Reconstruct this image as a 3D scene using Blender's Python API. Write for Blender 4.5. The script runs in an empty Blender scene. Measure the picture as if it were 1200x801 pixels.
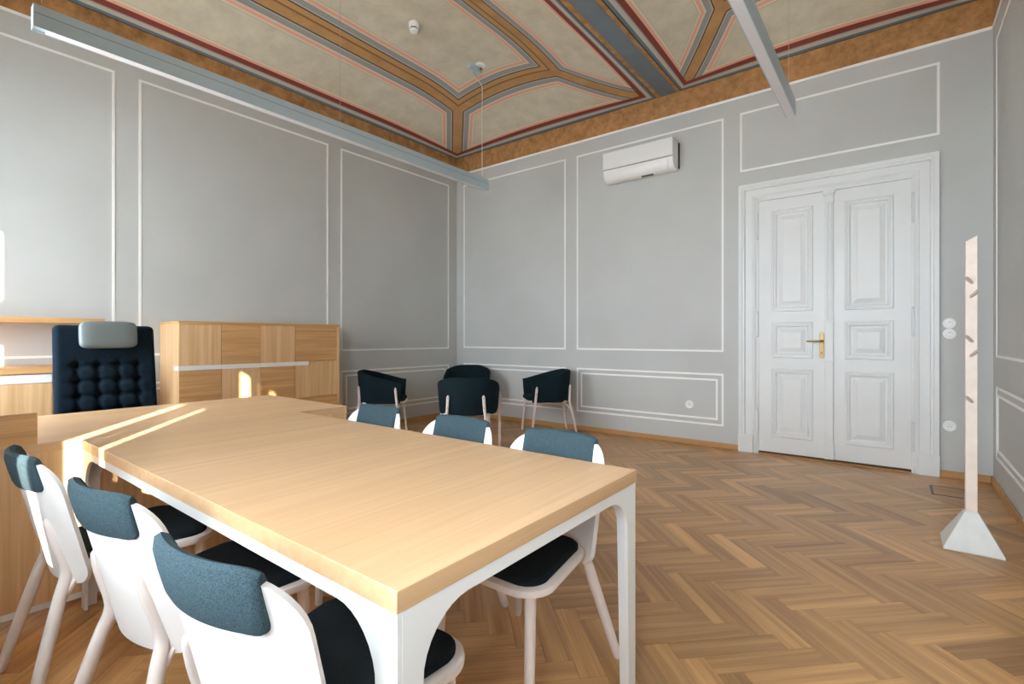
import bpy, math, random
from mathutils import Vector, Matrix
R = math.radians
random.seed(7)
SC = bpy.context.scene
COL = SC.collection

# ------------------------------------------------------------------ camera, sky, sun, exposure
cam_d = bpy.data.cameras.new('camera'); cam = bpy.data.objects.new('camera', cam_d); COL.objects.link(cam)
cam.location = (0, 0, 1.2); cam.rotation_euler = (R(90), 0, R(37.72))
cam_d.sensor_width = 36; cam_d.lens = 581.0/1200*36; cam_d.shift_y = -4.7/1200; cam_d.clip_start = 0.02
SC.camera = cam

SUN_K, SUN_TAN = 1.28, 0.45            # dX/dY of the sun's travel, tangent of its elevation
sun_dir = Vector((-SUN_K, 1.0, -SUN_TAN*math.hypot(SUN_K, 1))).normalized()
w = bpy.data.worlds.new('sky'); SC.world = w; w.use_nodes = True
nt = w.node_tree; nt.nodes.clear()
bg = nt.nodes.new('ShaderNodeBackground'); bg.inputs[0].default_value = (.83, .92, 1.0, 1); bg.inputs[1].default_value = 11.0
wo = nt.nodes.new('ShaderNodeOutputWorld')
nt.links.new(bg.outputs[0], wo.inputs[0])
sd = bpy.data.lights.new('sun', 'SUN'); sd.energy = 15.0; sd.angle = R(0.53); sd.color = (1.0, 0.90, 0.76)
sun = bpy.data.objects.new('sun', sd); COL.objects.link(sun)
sun.rotation_euler = sun_dir.to_track_quat('-Z', 'Y').to_euler(); sun.location = (3, -6, 5)

WIN = [(-4.78, -3.73), (-1.895, -0.815), (-0.33, 0.30)]      # window openings in the front wall (x ranges)
WZ0, WZ1 = 0.85, 3.05
for i, (a, b) in enumerate(WIN):            # portals: they only guide the sky light through the openings
    ld = bpy.data.lights.new('window_portal', 'AREA'); ld.shape = 'RECTANGLE'; ld.size = b-a; ld.size_y = WZ1-WZ0
    ld.cycles.is_portal = True
    lo = bpy.data.objects.new('window_portal', ld); COL.objects.link(lo)
    lo.location = ((a+b)/2, -0.76, (WZ0+WZ1)/2); lo.rotation_euler = (R(90), 0, 0)

SC.view_settings.view_transform = 'Standard'; SC.view_settings.look = 'None'
SC.view_settings.gamma = 1.0; SC.view_settings.use_curve_mapping = False
SC.view_settings.exposure = 1.27
cy = SC.cycles
cy.use_denoising = True; cy.max_bounces = 14; cy.diffuse_bounces = 10; cy.sample_clamp_indirect = 8
cy.caustics_reflective = False; cy.caustics_refractive = False

# ------------------------------------------------------------------ materials
def new_mat(name):
    m = bpy.data.materials.new(name); m.use_nodes = True
    b = m.node_tree.nodes['Principled BSDF']
    return m, m.node_tree, b
def paint(name, col, rough=0.5, metal=0.0, noise=0.0, nscale=6, bump=0.0, bscale=80, spec=None, vary=None):
    m, t, b = new_mat(name)
    b.inputs['Base Color'].default_value = (*col, 1); b.inputs['Roughness'].default_value = rough
    b.inputs['Metallic'].default_value = metal
    if spec is not None: b.inputs['Specular IOR Level'].default_value = spec
    tc = t.nodes.new('ShaderNodeTexCoord')
    if noise:
        n = t.nodes.new('ShaderNodeTexNoise'); n.inputs['Scale'].default_value = nscale; n.inputs['Detail'].default_value = 6
        t.links.new(tc.outputs['Object'], n.inputs['Vector'])
        r = t.nodes.new('ShaderNodeValToRGB')
        c2 = vary or tuple(c*(1-noise) for c in col); c1 = tuple(min(1, c*(1+noise)) for c in col)
        r.color_ramp.elements[0].color = (*c2, 1); r.color_ramp.elements[1].color = (*c1, 1)
        r.color_ramp.elements[0].position = .35; r.color_ramp.elements[1].position = .65
        t.links.new(n.outputs[0], r.inputs[0]); t.links.new(r.outputs[0], b.inputs['Base Color'])
    if bump:
        n2 = t.nodes.new('ShaderNodeTexNoise'); n2.inputs['Scale'].default_value = bscale; n2.inputs['Detail'].default_value = 4
        t.links.new(tc.outputs['Object'], n2.inputs['Vector'])
        bp = t.nodes.new('ShaderNodeBump'); bp.inputs['Strength'].default_value = bump; bp.inputs['Distance'].default_value = .004
        t.links.new(n2.outputs[0], bp.inputs['Height']); t.links.new(bp.outputs[0], b.inputs['Normal'])
    return m
def wood(name, light, dark, axis='x', rough=0.45, uv=False, tone=False, contrast=1.0, cross=11.0):
    """grain runs along the given local axis"""
    m, t, b = new_mat(name); L = t.links.new
    tc = t.nodes.new('ShaderNodeTexCoord'); mp = t.nodes.new('ShaderNodeMapping')
    s = {'x': (.7, cross, cross), 'y': (cross, .7, cross), 'z': (cross, cross, .7)}[axis]
    mp.inputs['Scale'].default_value = s
    L(tc.outputs['UV' if uv else 'Object'], mp.inputs['Vector'])
    n = t.nodes.new('ShaderNodeTexNoise'); n.inputs['Scale'].default_value = 1.0; n.inputs['Detail'].default_value = 5
    n.inputs['Roughness'].default_value = .55; n.inputs['Distortion'].default_value = .6
    L(mp.outputs[0], n.inputs['Vector'])
    mp2 = t.nodes.new('ShaderNodeMapping'); mp2.inputs['Scale'].default_value = tuple(v*9 if v > 2 else v*3.5 for v in s)
    L(tc.outputs['UV' if uv else 'Object'], mp2.inputs['Vector'])
    n2 = t.nodes.new('ShaderNodeTexNoise'); n2.inputs['Scale'].default_value = 1.0; n2.inputs['Detail'].default_value = 3
    L(mp2.outputs[0], n2.inputs['Vector'])
    mx = t.nodes.new('ShaderNodeMath'); mx.operation = 'MULTIPLY_ADD'; mx.inputs[1].default_value = .35
    sb = t.nodes.new('ShaderNodeMath'); sb.operation = 'SUBTRACT'; sb.inputs[1].default_value = .5
    L(n2.outputs[0], sb.inputs[0]); L(sb.outputs[0], mx.inputs[0]); L(n.outputs[0], mx.inputs[2])
    r = t.nodes.new('ShaderNodeValToRGB'); e = r.color_ramp.elements
    e[0].position = .5-.22/contrast; e[1].position = .5+.2/contrast
    e[0].color = (*dark, 1); e[1].color = (*light, 1)
    L(mx.outputs[0], r.inputs[0]); out = r.outputs[0]
    if tone:
        at = t.nodes.new('ShaderNodeAttribute'); at.attribute_name = 'tone'
        mr = t.nodes.new('ShaderNodeMapRange'); mr.inputs['To Min'].default_value = .70; mr.inputs['To Max'].default_value = 1.32; b.inputs['Specular IOR Level'].default_value = .4
        L(at.outputs['Fac'], mr.inputs['Value'])
        vm = t.nodes.new('ShaderNodeVectorMath'); vm.operation = 'SCALE'
        L(out, vm.inputs[0]); L(mr.outputs[0], vm.inputs['Scale']); out = vm.outputs[0]
    L(out, b.inputs['Base Color']); b.inputs['Roughness'].default_value = rough
    bp = t.nodes.new('ShaderNodeBump'); bp.inputs['Strength'].default_value = .12; bp.inputs['Distance'].default_value = .002
    L(n2.outputs[0], bp.inputs['Height']); L(bp.outputs[0], b.inputs['Normal'])
    return m
def felt(name, col, col2, scale=420, rough=.95):
    m, t, b = new_mat(name); L = t.links.new
    tc = t.nodes.new('ShaderNodeTexCoord')
    n = t.nodes.new('ShaderNodeTexNoise'); n.inputs['Scale'].default_value = scale; n.inputs['Detail'].default_value = 3
    L(tc.outputs['Object'], n.inputs['Vector'])
    r = t.nodes.new('ShaderNodeValToRGB'); r.color_ramp.elements[0].position = .35; r.color_ramp.elements[1].position = .68
    r.color_ramp.elements[0].color = (*col, 1); r.color_ramp.elements[1].color = (*col2, 1)
    L(n.outputs[0], r.inputs[0]); L(r.outputs[0], b.inputs['Base Color'])
    b.inputs['Roughness'].default_value = rough; b.inputs['Specular IOR Level'].default_value = .15
    bp = t.nodes.new('ShaderNodeBump'); bp.inputs['Strength'].default_value = .35; bp.inputs['Distance'].default_value = .0015
    L(n.outputs[0], bp.inputs['Height']); L(bp.outputs[0], b.inputs['Normal'])
    return m

OL, OD = (.76, .49, .245), (.54, .30, .115)
TL, TD = (.745, .495, .285), (.575, .35, .175)
MAT = dict(
    wall=paint('wall_paint', (.535, .552, .548), .62, noise=.035, nscale=1.3, bump=.08, bscale=9),
    line=paint('white_line_paint', (.93, .93, .92), .5),
    white_wood=paint('white_door_paint', (.75, .775, .785), .38, noise=.02, nscale=3),
    white_steel=paint('white_powder_coat', (.82, .84, .84), .4),
    white_plastic=paint('white_plastic', (.86, .87, .87), .3),
    lamp_body=paint('grey_anodised_aluminium', (.50, .63, .71), .4, metal=.2),
    lamp_dark=paint('groove_grey', (.12, .14, .15), .5),
    diffuser=paint('opal_diffuser', (.80, .81, .86), .35),
    wire=paint('steel_wire', (.55, .53, .5), .35, metal=.6),
    oak_x=wood('oak_grain_x', OL, OD, 'x', cross=24), oak_y=wood('oak_grain_y', (.74, .445, .20), (.47, .245, .085), 'y', contrast=.9, cross=24), oak_z=wood('oak_grain_z', (.82, .56, .315), (.60, .355, .155), 'z', contrast=.9, cross=26),
    top_y=wood('tabletop_oak_y', TL, TD, 'y', .36, cross=26, contrast=.72), top_x=wood('tabletop_oak_x', TL, TD, 'x', .36, cross=9),
    base_oak=wood('baseboard_oak', (.58, .33, .14), (.45, .24, .09), 'x'),
    parquet=wood('oak_parquet', (.60, .345, .142), (.36, .182, .063), 'x', .29, uv=True, tone=True, contrast=1.2, cross=20),
    lid_oak=wood('lid_oak', (.50, .28, .112), (.32, .16, .056), 'x', .36),
    subfloor=paint('dark_joint', (.08, .045, .02), .8),
    birch=paint('whitewashed_beech', (.82, .76, .72), .5, noise=.04, nscale=9),
    birch_leg=paint('whitewashed_beech_leg', (.78, .70, .66), .5, noise=.05, nscale=12),
    shell=paint('white_stained_shell', (.86, .84, .83), .45, noise=.015, nscale=5),
    cap=felt('blue_grey_felt', (.026, .050, .063), (.070, .108, .128)),
    pad=felt('black_felt', (.006, .009, .011), (.022, .03, .034)),
    arm=felt('dark_teal_felt', (.0045, .012, .016), (.012, .026, .033)),
    navy=felt('navy_velour', (.005, .012, .021), (.011, .026, .042), 250),
    leather=paint('grey_leather', (.175, .215, .222), .42, bump=.1, bscale=150),
    black=paint('black_plastic', (.015, .016, .018), .4),
    chrome=paint('polished_metal', (.6, .6, .6), .2, metal=1),
    brass=paint('aged_brass', (.38, .26, .11), .42, metal=.75),
    screw=paint('dark_screw', (.06, .05, .05), .4, metal=.5),
    hatch=paint('floor_box_frame', (.05, .06, .06), .4, metal=.4),
    concrete=paint('white_concrete', (.74, .77, .76), .6, noise=.03, nscale=20),
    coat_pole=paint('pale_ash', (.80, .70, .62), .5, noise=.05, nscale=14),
    peg=paint('dark_wood_peg', (.55, .44, .37), .5),  # pegs of darker wood than the pole
    display=paint('grey_display', (.16, .17, .17), .25),
    seam=paint('grey_seam', (.36, .37, .37), .5),
    slot=paint('dark_slot', (.03, .03, .03), .6),
    added_curtain=paint('added_curtain_white', (.8, .79, .76), .8),  # for the drape added out of view to shape the sun
    bounce_ground=paint('added_bounce_ground', (.66, .65, .62), .9, noise=.06, nscale=2),  # pale, for the added ground that bounces daylight indoors
)
def glass():
    m, t, b = new_mat('window_glass'); t.nodes.remove(b)
    tr = t.nodes.new('ShaderNodeBsdfTransparent'); gl = t.nodes.new('ShaderNodeBsdfGlossy'); gl.inputs['Roughness'].default_value = .02
    mx = t.nodes.new('ShaderNodeMixShader'); mx.inputs[0].default_value = .05; o = [n for n in t.nodes if n.type == 'OUTPUT_MATERIAL'][0]
    t.links.new(tr.outputs[0], mx.inputs[1]); t.links.new(gl.outputs[0], mx.inputs[2])
    t.links.new(mx.outputs[0], o.inputs[0]); return m
MAT['glass'] = glass()

# ------------------------------------------------------------------ mesh helpers
class B:
    def __init__(s): s.v = []; s.f = []; s.uv = None
    def add(s, vs, fs):
        o = len(s.v); s.v += [tuple(v) for v in vs]; s.f += [tuple(i+o for i in f) for f in fs]; return s
    def box(s, x0, x1, y0, y1, z0, z1):
        return s.add([(x0,y0,z0),(x1,y0,z0),(x1,y1,z0),(x0,y1,z0),(x0,y0,z1),(x1,y0,z1),(x1,y1,z1),(x0,y1,z1)],
                     [(3,2,1,0),(4,5,6,7),(0,1,5,4),(1,2,6,5),(2,3,7,6),(3,0,4,7)])
    def grid(s, rows, cu=False, cv=False):
        n, m = len(rows), len(rows[0]); vs = [p for r in rows for p in r]; fs = []
        for i in range(n if cv else n-1):
            for j in range(m if cu else m-1):
                a, b = i*m+j, i*m+(j+1) % m; c, d = ((i+1) % n)*m+(j+1) % m, ((i+1) % n)*m+j
                fs.append((a, b, c, d))
        return s.add(vs, fs)
    def loft(s, rings, cap0=True, cap1=True):
        o = len(s.v); s.grid(rings, cu=True); m = len(rings[0]); n = len(rings)
        if cap0: s.f.append(tuple(o+i for i in range(m-1, -1, -1)))
        if cap1: s.f.append(tuple(o+(n-1)*m+i for i in range(m)))
        return s
    def prism(s, poly, a0, a1, axis='z'):
        def P(u, v, w): return {'z': (u, v, w), 'x': (w, u, v), 'y': (u, w, v)}[axis]
        return s.loft([[P(u, v, a0) for u, v in poly], [P(u, v, a1) for u, v in poly]])
    def tube(s, path, r, n=10):
        path = [Vector(p) for p in path]; k = len(path)
        if not hasattr(r, '__len__'): r = [r]*k
        rings = []; prev = None
        for i, p in enumerate(path):
            t = (path[min(i+1, k-1)]-path[max(i-1, 0)]).normalized()
            if prev is None:
                ref = Vector((0, 0, 1)) if abs(t.z) < .9 else Vector((1, 0, 0)); u = t.cross(ref).normalized()
            else: u = (prev-t*prev.dot(t)).normalized()
            prev = u; v = t.cross(u)
            rings.append([p+(u*math.cos(a)+v*math.sin(a))*r[i] for a in [2*math.pi*j/n for j in range(n)]])
        return s.loft(rings)
    def lathe(s, prof, n=24, axis='z', c=(0, 0, 0)):
        rings = []
        for r, h in prof:
            ring = []
            for j in range(n):
                a = 2*math.pi*j/n; x, y = r*math.cos(a), r*math.sin(a)
                q = {'z': (x, y, h), 'y': (x, h, -y), 'x': (h, x, y)}[axis]
                ring.append((q[0]+c[0], q[1]+c[1], q[2]+c[2]))
            rings.append(ring)
        return s.loft(rings)
def link(name, me, mat, parent=None):
    o = bpy.data.objects.new(name, me); COL.objects.link(o)
    if mat: me.materials.append(MAT[mat] if isinstance(mat, str) else mat)
    if parent: o.parent = parent
    return o
def obj(name, b, mat, parent=None, bev=0, smooth=True, seg=2, ang=35, loc=None):
    me = bpy.data.meshes.new(name); me.from_pydata(b.v, [], b.f); me.validate()
    import bmesh
    bm = bmesh.new(); bm.from_mesh(me); bmesh.ops.recalc_face_normals(bm, faces=bm.faces); bm.to_mesh(me); bm.free()
    if smooth:
        for p in me.polygons: p.use_smooth = True
        me.set_sharp_from_angle(angle=R(ang))
    o = link(name, me, mat, parent)
    if bev:
        md = o.modifiers.new('bevel', 'BEVEL'); md.width = bev; md.segments = seg; md.limit_method = 'ANGLE'; md.angle_limit = R(40)
        md.harden_normals = False
    if loc: o.location = loc
    return o
def tag(o, label=None, cat=None, group=None, kind=None):
    if label: o['label'] = label
    if cat: o['category'] = cat
    if group: o['group'] = group
    if kind: o['kind'] = kind
    return o
def thing(name, label, cat, loc=(0, 0, 0), rz=0, group=None):
    o = bpy.data.objects.new(name, None); COL.objects.link(o); o.empty_display_size = .1
    o.location = loc; o.rotation_euler = (0, 0, rz); return tag(o, label, cat, group)
def dup(root, loc, rz, label, group=None):
    def cp(o, par):
        c = o.copy(); COL.objects.link(c); c.parent = par
        for ch in list(o.children): cp(ch, c)
        return c
    c = cp(root, None); c.location = loc; c.rotation_euler = (0, 0, rz); c['label'] = label
    if group: c['group'] = group
    return c
def struct(name, b, mat, **k):
    o = obj(name, b, mat, None, **k); o['kind'] = 'structure'; return o
def struct_empty(name, loc=(0, 0, 0)):
    o = bpy.data.objects.new(name, None); COL.objects.link(o); o.location = loc; o['kind'] = 'structure'; return o
def crom(pts, k=6):
    P = [Vector(p) for p in pts]; out = []
    for i in range(len(P)-1):
        p0, p1, p2, p3 = P[max(i-1, 0)], P[i], P[i+1], P[min(i+2, len(P)-1)]
        for j in range(k):
            t = j/k
            out.append(.5*((2*p1)+(p2-p0)*t+(2*p0-5*p1+4*p2-p3)*t*t+(3*p1-p0-3*p2+p3)*t**3))
    out.append(P[-1]); return out
def lerp(a, b, t): return a+(b-a)*t
def rrect(hx, hy, r, n=6, cx=0, cy=0, hx2=None):
    """rounded rectangle outline; hx2 = half width at +y"""
    hx2 = hx if hx2 is None else hx2
    out = []
    for (sx, sy, a0) in ((1, 1, 0), (-1, 1, 90), (-1, -1, 180), (1, -1, 270)):
        w_ = hx2 if sy > 0 else hx
        for j in range(n+1):
            a = R(a0+90*j/n); out.append((cx+sx*(w_-r)+r*math.cos(a), cy+sy*(hy-r)+r*math.sin(a)))
    return out
def rect_rings(b, u0, u1, v0, v1, prof, P, cap=False, open_bottom=False):
    """sweep a profile (inset, height) around a rectangle with mitred corners; P maps (u,v,h) to space"""
    rings = []
    for ins, h in prof:
        if open_bottom: rings.append([P(u0+ins, v0, h), P(u0+ins, v1-ins, h), P(u1-ins, v1-ins, h), P(u1-ins, v0, h)])
        else: rings.append([P(u0+ins, v0+ins, h), P(u1-ins, v0+ins, h), P(u1-ins, v1-ins, h), P(u0+ins, v1-ins, h)])
    o = len(b.v); b.grid(rings, cu=not open_bottom)
    if cap: b.f.append(tuple(o+(len(rings)-1)*4+i for i in range(4)))
    return b

# ------------------------------------------------------------------ room shell
X0, X1, Y0, Y1 = -5.498, 0.64, -0.25, 5.677
ZB, ZL = 4.03, 3.765
T = .15
wl = struct('wall_left', B().box(X0-T, X0, Y0-.5, Y1+T, -.1, 4.75), 'wall')
wb_b = B(); DX0, DX1, DZ = -1.14, 0.112, 2.625
wb_b.box(X0, DX0, Y1, Y1+T, -.1, 4.75); wb_b.box(DX1, X1, Y1, Y1+T, -.1, 4.75); wb_b.box(DX0, DX1, Y1, Y1+T, DZ, 4.75)
wb = struct('wall_back', wb_b, 'wall')
wr = struct('wall_right', B().box(X1, X1+T, Y0-.5, Y1+T, -.1, 4.75), 'wall')
fb = B(); xs = [X0] + [v for p in WIN for v in p] + [X1]
for i in range(0, len(xs), 2): fb.box(xs[i], xs[i+1], Y0-.5, Y0, -.1, 4.75)
for a, b_ in WIN: fb.box(a, b_, Y0-.5, Y0, -.1, WZ0); fb.box(a, b_, Y0-.5, Y0, WZ1, 4.75)
wf = struct('wall_front', fb, 'wall')
struct('trim_9', B().box(-30, 24, -45, -1.2, -4.3, -4.0), 'bounce_ground')['label'] = 'unseen ground plane added to bounce daylight in through the windows'  # unseen ground added outside to throw daylight up onto the ceiling

# painted orange band under the ceiling and the white line below it, on every wall
def band_mat():
    m, t, b = new_mat('ochre_scumble'); L = t.links.new
    tc = t.nodes.new('ShaderNodeTexCoord')
    n = t.nodes.new('ShaderNodeTexNoise'); n.inputs['Scale'].default_value = 9; n.inputs['Detail'].default_value = 8; n.inputs['Roughness'].default_value = .7
    L(tc.outputs['Object'], n.inputs['Vector'])
    r = t.nodes.new('ShaderNodeValToRGB'); e = r.color_ramp.elements
    e[0].position = .32; e[0].color = (.28, .135, .042, 1); e[1].position = .72; e[1].color = (.60, .32, .13, 1)
    L(n.outputs[0], r.inputs[0]); L(r.outputs[0], b.inputs['Base Color']); b.inputs['Roughness'].default_value = .75
    return m
MAT['band'] = band_mat()
h = .004
for w_, bb, lb in ((wl, (X0, X0+h, Y0, Y1), (X0, X0+.008, Y0, Y1)), (wb, (X0+h, X1-h, Y1-h, Y1), (X0+.008, X1-.008, Y1-.008, Y1)),
                   (wr, (X1-h, X1, Y0, Y1), (X1-.008, X1, Y0, Y1)), (wf, (X0+h, X1-h, Y0, Y0+h), (X0+.008, X1-.008, Y0, Y0+.008))):
    obj('frieze_band', B().box(*bb, ZL, ZB+.02), 'band', w_)
    obj('frieze_line', B().box(*lb, ZL-.012, ZL+.012), 'line', w_)
LINE = [(0, 0), (0, .005), (.02, .005), (.02, 0)]
def panel_line(wall, P, u0, u1, v0, v1):
    b = B(); rect_rings(b, u0, u1, v0, v1, LINE, P); obj('panel_moulding', b, 'line', wall)
PL = lambda u, v, hh: (X0+hh, u, v)
PB = lambda u, v, hh: (u, Y1-hh, v)
PR = lambda u, v, hh: (X1-hh, u, v)
for a, c in ((Y0+.25, 1.328), (1.504, 3.427), (3.601, 5.5)):
    panel_line(wl, PL, a, c, 1.036, 3.575); panel_line(wl, PL, a, c, .232, .790); panel_line(wl, PL, a+.07, c-.07, .295, .735)
for a, c in ((-5.344, -3.483), (-3.313, -1.479)):
    panel_line(wb, PB, a, c, 1.048, 3.588); panel_line(wb, PB, a, c, .238, .810); panel_line(wb, PB, a+.06, c-.06, .300, .750)
panel_line(wb, PB, -1.312, .305, 2.965, 3.595)
for a, c in ((3.55, 5.50), (1.4, 3.38)):
    panel_line(wr, PR, a, c, 1.045, 3.585); panel_line(wr, PR, a, c, .238, .815); panel_line(wr, PR, a+.07, c-.07, .300, .755)

# baseboards
def baseboard(name, b): return struct(name, b, 'base_oak', bev=.004)
bz = .06; bt = .016
baseboard('baseboard_left', B().box(X0, X0+bt, Y0, Y1-bt, 0, bz))
baseboard('baseboard_back', B().box(X0, -1.318, Y1-bt, Y1, 0, bz)).name = 'baseboard_back'
baseboard('baseboard_back_right', B().box(.300, X1-bt, Y1-bt, Y1, 0, bz))
baseboard('baseboard_right', B().box(X1-bt, X1, Y0, Y1, 0, bz))

# ------------------------------------------------------------------ ceiling: two shallow painted vaults and a beam
XB0, XB1 = -2.23, -1.95
def pp(t): return math.sin(math.pi/2*min(max(t, 0)/1.65, 1))
def ceil_z(x, y, xa, xb, k):
    return ZB+.42*pp(min(x-xa, xb-x)*k)*pp(min(Y1-y, y-Y0))
def ceiling_mat(name, xa, xb, k):
    m, t, bs = new_mat(name); L = t.links.new; N = t.nodes.new
    tc = N('ShaderNodeTexCoord'); sp = N('ShaderNodeSeparateXYZ'); L(tc.outputs['Object'], sp.inputs[0])
    def mt(op, a, b=None):
        n = N('ShaderNodeMath'); n.operation = op
        for i, q in enumerate((a, b)):
            if q is None: continue
            if isinstance(q, (int, float)): n.inputs[i].default_value = q
            else: L(q, n.inputs[i])
        return n.outputs[0]
    X, Y = sp.outputs[0], sp.outputs[1]
    dx = mt('MULTIPLY', mt('MINIMUM', mt('SUBTRACT', X, xa), mt('SUBTRACT', xb, X)), k)
    dy = mt('MINIMUM', mt('SUBTRACT', Y1, Y), mt('SUBTRACT', Y, Y0))
    e = mt('MINIMUM', dx, dy)
    diag = mt('SUBTRACT', mt('MULTIPLY', mt('ABSOLUTE', mt('SUBTRACT', dx, dy)), .7071), .066)
    dr = mt('MINIMUM', mt('SUBTRACT', .80, e), diag)                 # distance to the rib's edge, outer panels
    dr = mt('MINIMUM', dr, mt('SUBTRACT', e, .035))
    win = mt('MULTIPLY', mt('SUBTRACT', e, .985), .95)                # distance inside the inner panel
    def ramp(val, stops, scale):
        r = N('ShaderNodeValToRGB'); r.color_ramp.interpolation = 'CONSTANT'
        el = r.color_ramp.elements
        while len(el) < len(stops): el.new(.5)
        for q, (p, c) in zip(el, stops): q.position = p/scale; q.color = (*c, 1)
        L(mt('DIVIDE', val, scale), r.inputs[0]); return r.outputs[0]
    def mix(f, a, b):
        n = N('ShaderNodeMix'); n.data_type = 'RGBA'; L(f, n.inputs[0]); L(a, n.inputs[6]); L(b, n.inputs[7]); return n.outputs[2]
    nz = N('ShaderNodeTexNoise'); nz.inputs['Scale'].default_value = 5; nz.inputs['Detail'].default_value = 8; nz.inputs['Roughness'].default_value = .65
    L(tc.outputs['Object'], nz.inputs['Vector'])
    def spread(c1, c2):
        r = N('ShaderNodeValToRGB'); el = r.color_ramp.elements
        el[0].position = .3; el[1].position = .7; el[0].color = (*c1, 1); el[1].color = (*c2, 1)
        L(nz.outputs[0], r.inputs[0]); return r.outputs[0]
    BK, GA, GB = (.02, .014, .01), (.34, .335, .325), (.45, .45, .435)
    CR, PK, LN, FD = (.74, .67, .52), (.80, .42, .32), (.46, .41, .28), (.62, .57, .43)
    bord = [(0, BK), (.010, GB), (.028, GA), (.074, (.20, .20, .19)), (.078, GB), (.088, CR), (.102, PK), (.140, CR), (.158, LN), (.164, FD)]
    field = spread((.575, .53, .415), (.725, .67, .54))
    brown = spread((.42, .225, .085), (.58, .335, .14))
    p_out = ramp(dr, bord, .5)
    f_out = mt('GREATER_THAN', dr, .164)
    c = mix(f_out, p_out, field)
    # the long side towards the wall has only pink, cream and a thin line
    we = mt('SUBTRACT', e, .15)
    cond = mt('MULTIPLY', mt('LESS_THAN', we, .062), mt('GREATER_THAN', dr, .102))
    edge = ramp(we, [(0, PK), (.030, CR), (.052, LN), (.057, FD)], .5)
    c = mix(mt('MULTIPLY', cond, mt('LESS_THAN', we, .057)), c, edge)
    c = mix(mt('LESS_THAN', dr, 0), c, brown)
    # rib band with a darker line
    c = mix(mt('GREATER_THAN', e, .80), c, brown)
    ln = ramp(mt('SUBTRACT', e, .80), [(0, (.42, .225, .085)), (.106, (.22, .11, .034)), (.122, (.52, .295, .12))], .5)
    c = mix(mt('GREATER_THAN', e, .895), c, ln)
    # inner panel
    pin = ramp(win, bord, .5)
    c = mix(mt('GREATER_THAN', e, .985), c, mix(mt('GREATER_THAN', win, .164), pin, field))
    # outer strips
    so = ramp(e, [(0, BK), (.008, (.145, .195, .235)), (.040, GB), (.052, CR), (.058, GB), (.072, CR), (.078, GA), (.092, (.24, .048, .034)), (.150, PK)], .5)
    c = mix(mt('LESS_THAN', e, .150), c, so)
    L(c, bs.inputs['Base Color']); bs.inputs['Roughness'].default_value = .8
    return m
def vault(name, xa, xb, k):
    nx, ny = 44, 60; rows = []
    def sm(n): return [.5-.5*math.cos(math.pi*i/n)*1.0 for i in range(n+1)]
    for v in sm(ny):
        y = lerp(Y0, Y1, v); rows.append([(lerp(xa, xb, u), y, ceil_z(lerp(xa, xb, u), y, xa, xb, k)) for u in sm(nx)])
    top = [[(p[0], p[1], 4.78) for p in r] for r in rows]
    b = B(); b.grid(rows)
    return b
K2 = 1.65/1.295
c1 = struct('ceiling', vault('ceiling', X0, XB0, 1.0), ceiling_mat('painted_vault_left', X0, XB0, 1.0))
c2 = obj('vault', vault('vault', XB1, X1, K2), ceiling_mat('painted_vault_right', XB1, X1, K2), c1)
obj('roof_slab', B().box(X0-T, X1+T, Y0-.5, Y1+T, 4.75, 4.85), 'wall', c1)
bmx = struct('trim_1', B().box(XB0, XB1, Y0, Y1, ZB-.001, 4.75), 'band')
bmx['label'] = 'painted ceiling beam between the two vaults'
MAT['soffit'] = paint('slate_blue_paint', (.17, .205, .24), .75, noise=.04, nscale=4)
obj('soffit_stripe', B().box(-2.178, -1.992, Y0, Y1, ZB-.004, ZB+.01), 'soffit', bmx)

# ------------------------------------------------------------------ herringbone parquet
fl = struct('floor', B().box(X0, X1, Y0, Y1+T, -.1, -.012), 'subfloor')
PLn, PWd = .45, .0985
cs = math.sqrt(.5); U = Vector((cs, cs)); V = Vector((cs, -cs)); O = Vector((-.294, 2.555))
def clip(poly):
    for ax, lim, sg in ((0, X0, 1), (0, X1, -1), (1, Y0, 1), (1, Y1+.12, -1)):
        out = []
        for i in range(len(poly)):
            a, b = poly[i], poly[(i+1) % len(poly)]; da, db = sg*(a[ax]-lim), sg*(b[ax]-lim)
            if da >= 0: out.append(a)
            if (da < 0) != (db < 0): out.append(a.lerp(b, da/(da-db)))
        poly = out
        if len(poly) < 3: return None
    return poly
def to_px(p):
    th = R(37.72); x, y, z = p[0], p[1], p[2]-1.2
    d = -x*math.sin(th)+y*math.cos(th); r = x*math.cos(th)+y*math.sin(th)
    if d < .15: return None
    return 600+581*r/d, 395.8-581*z/d
planks = []
g = .0006
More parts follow.
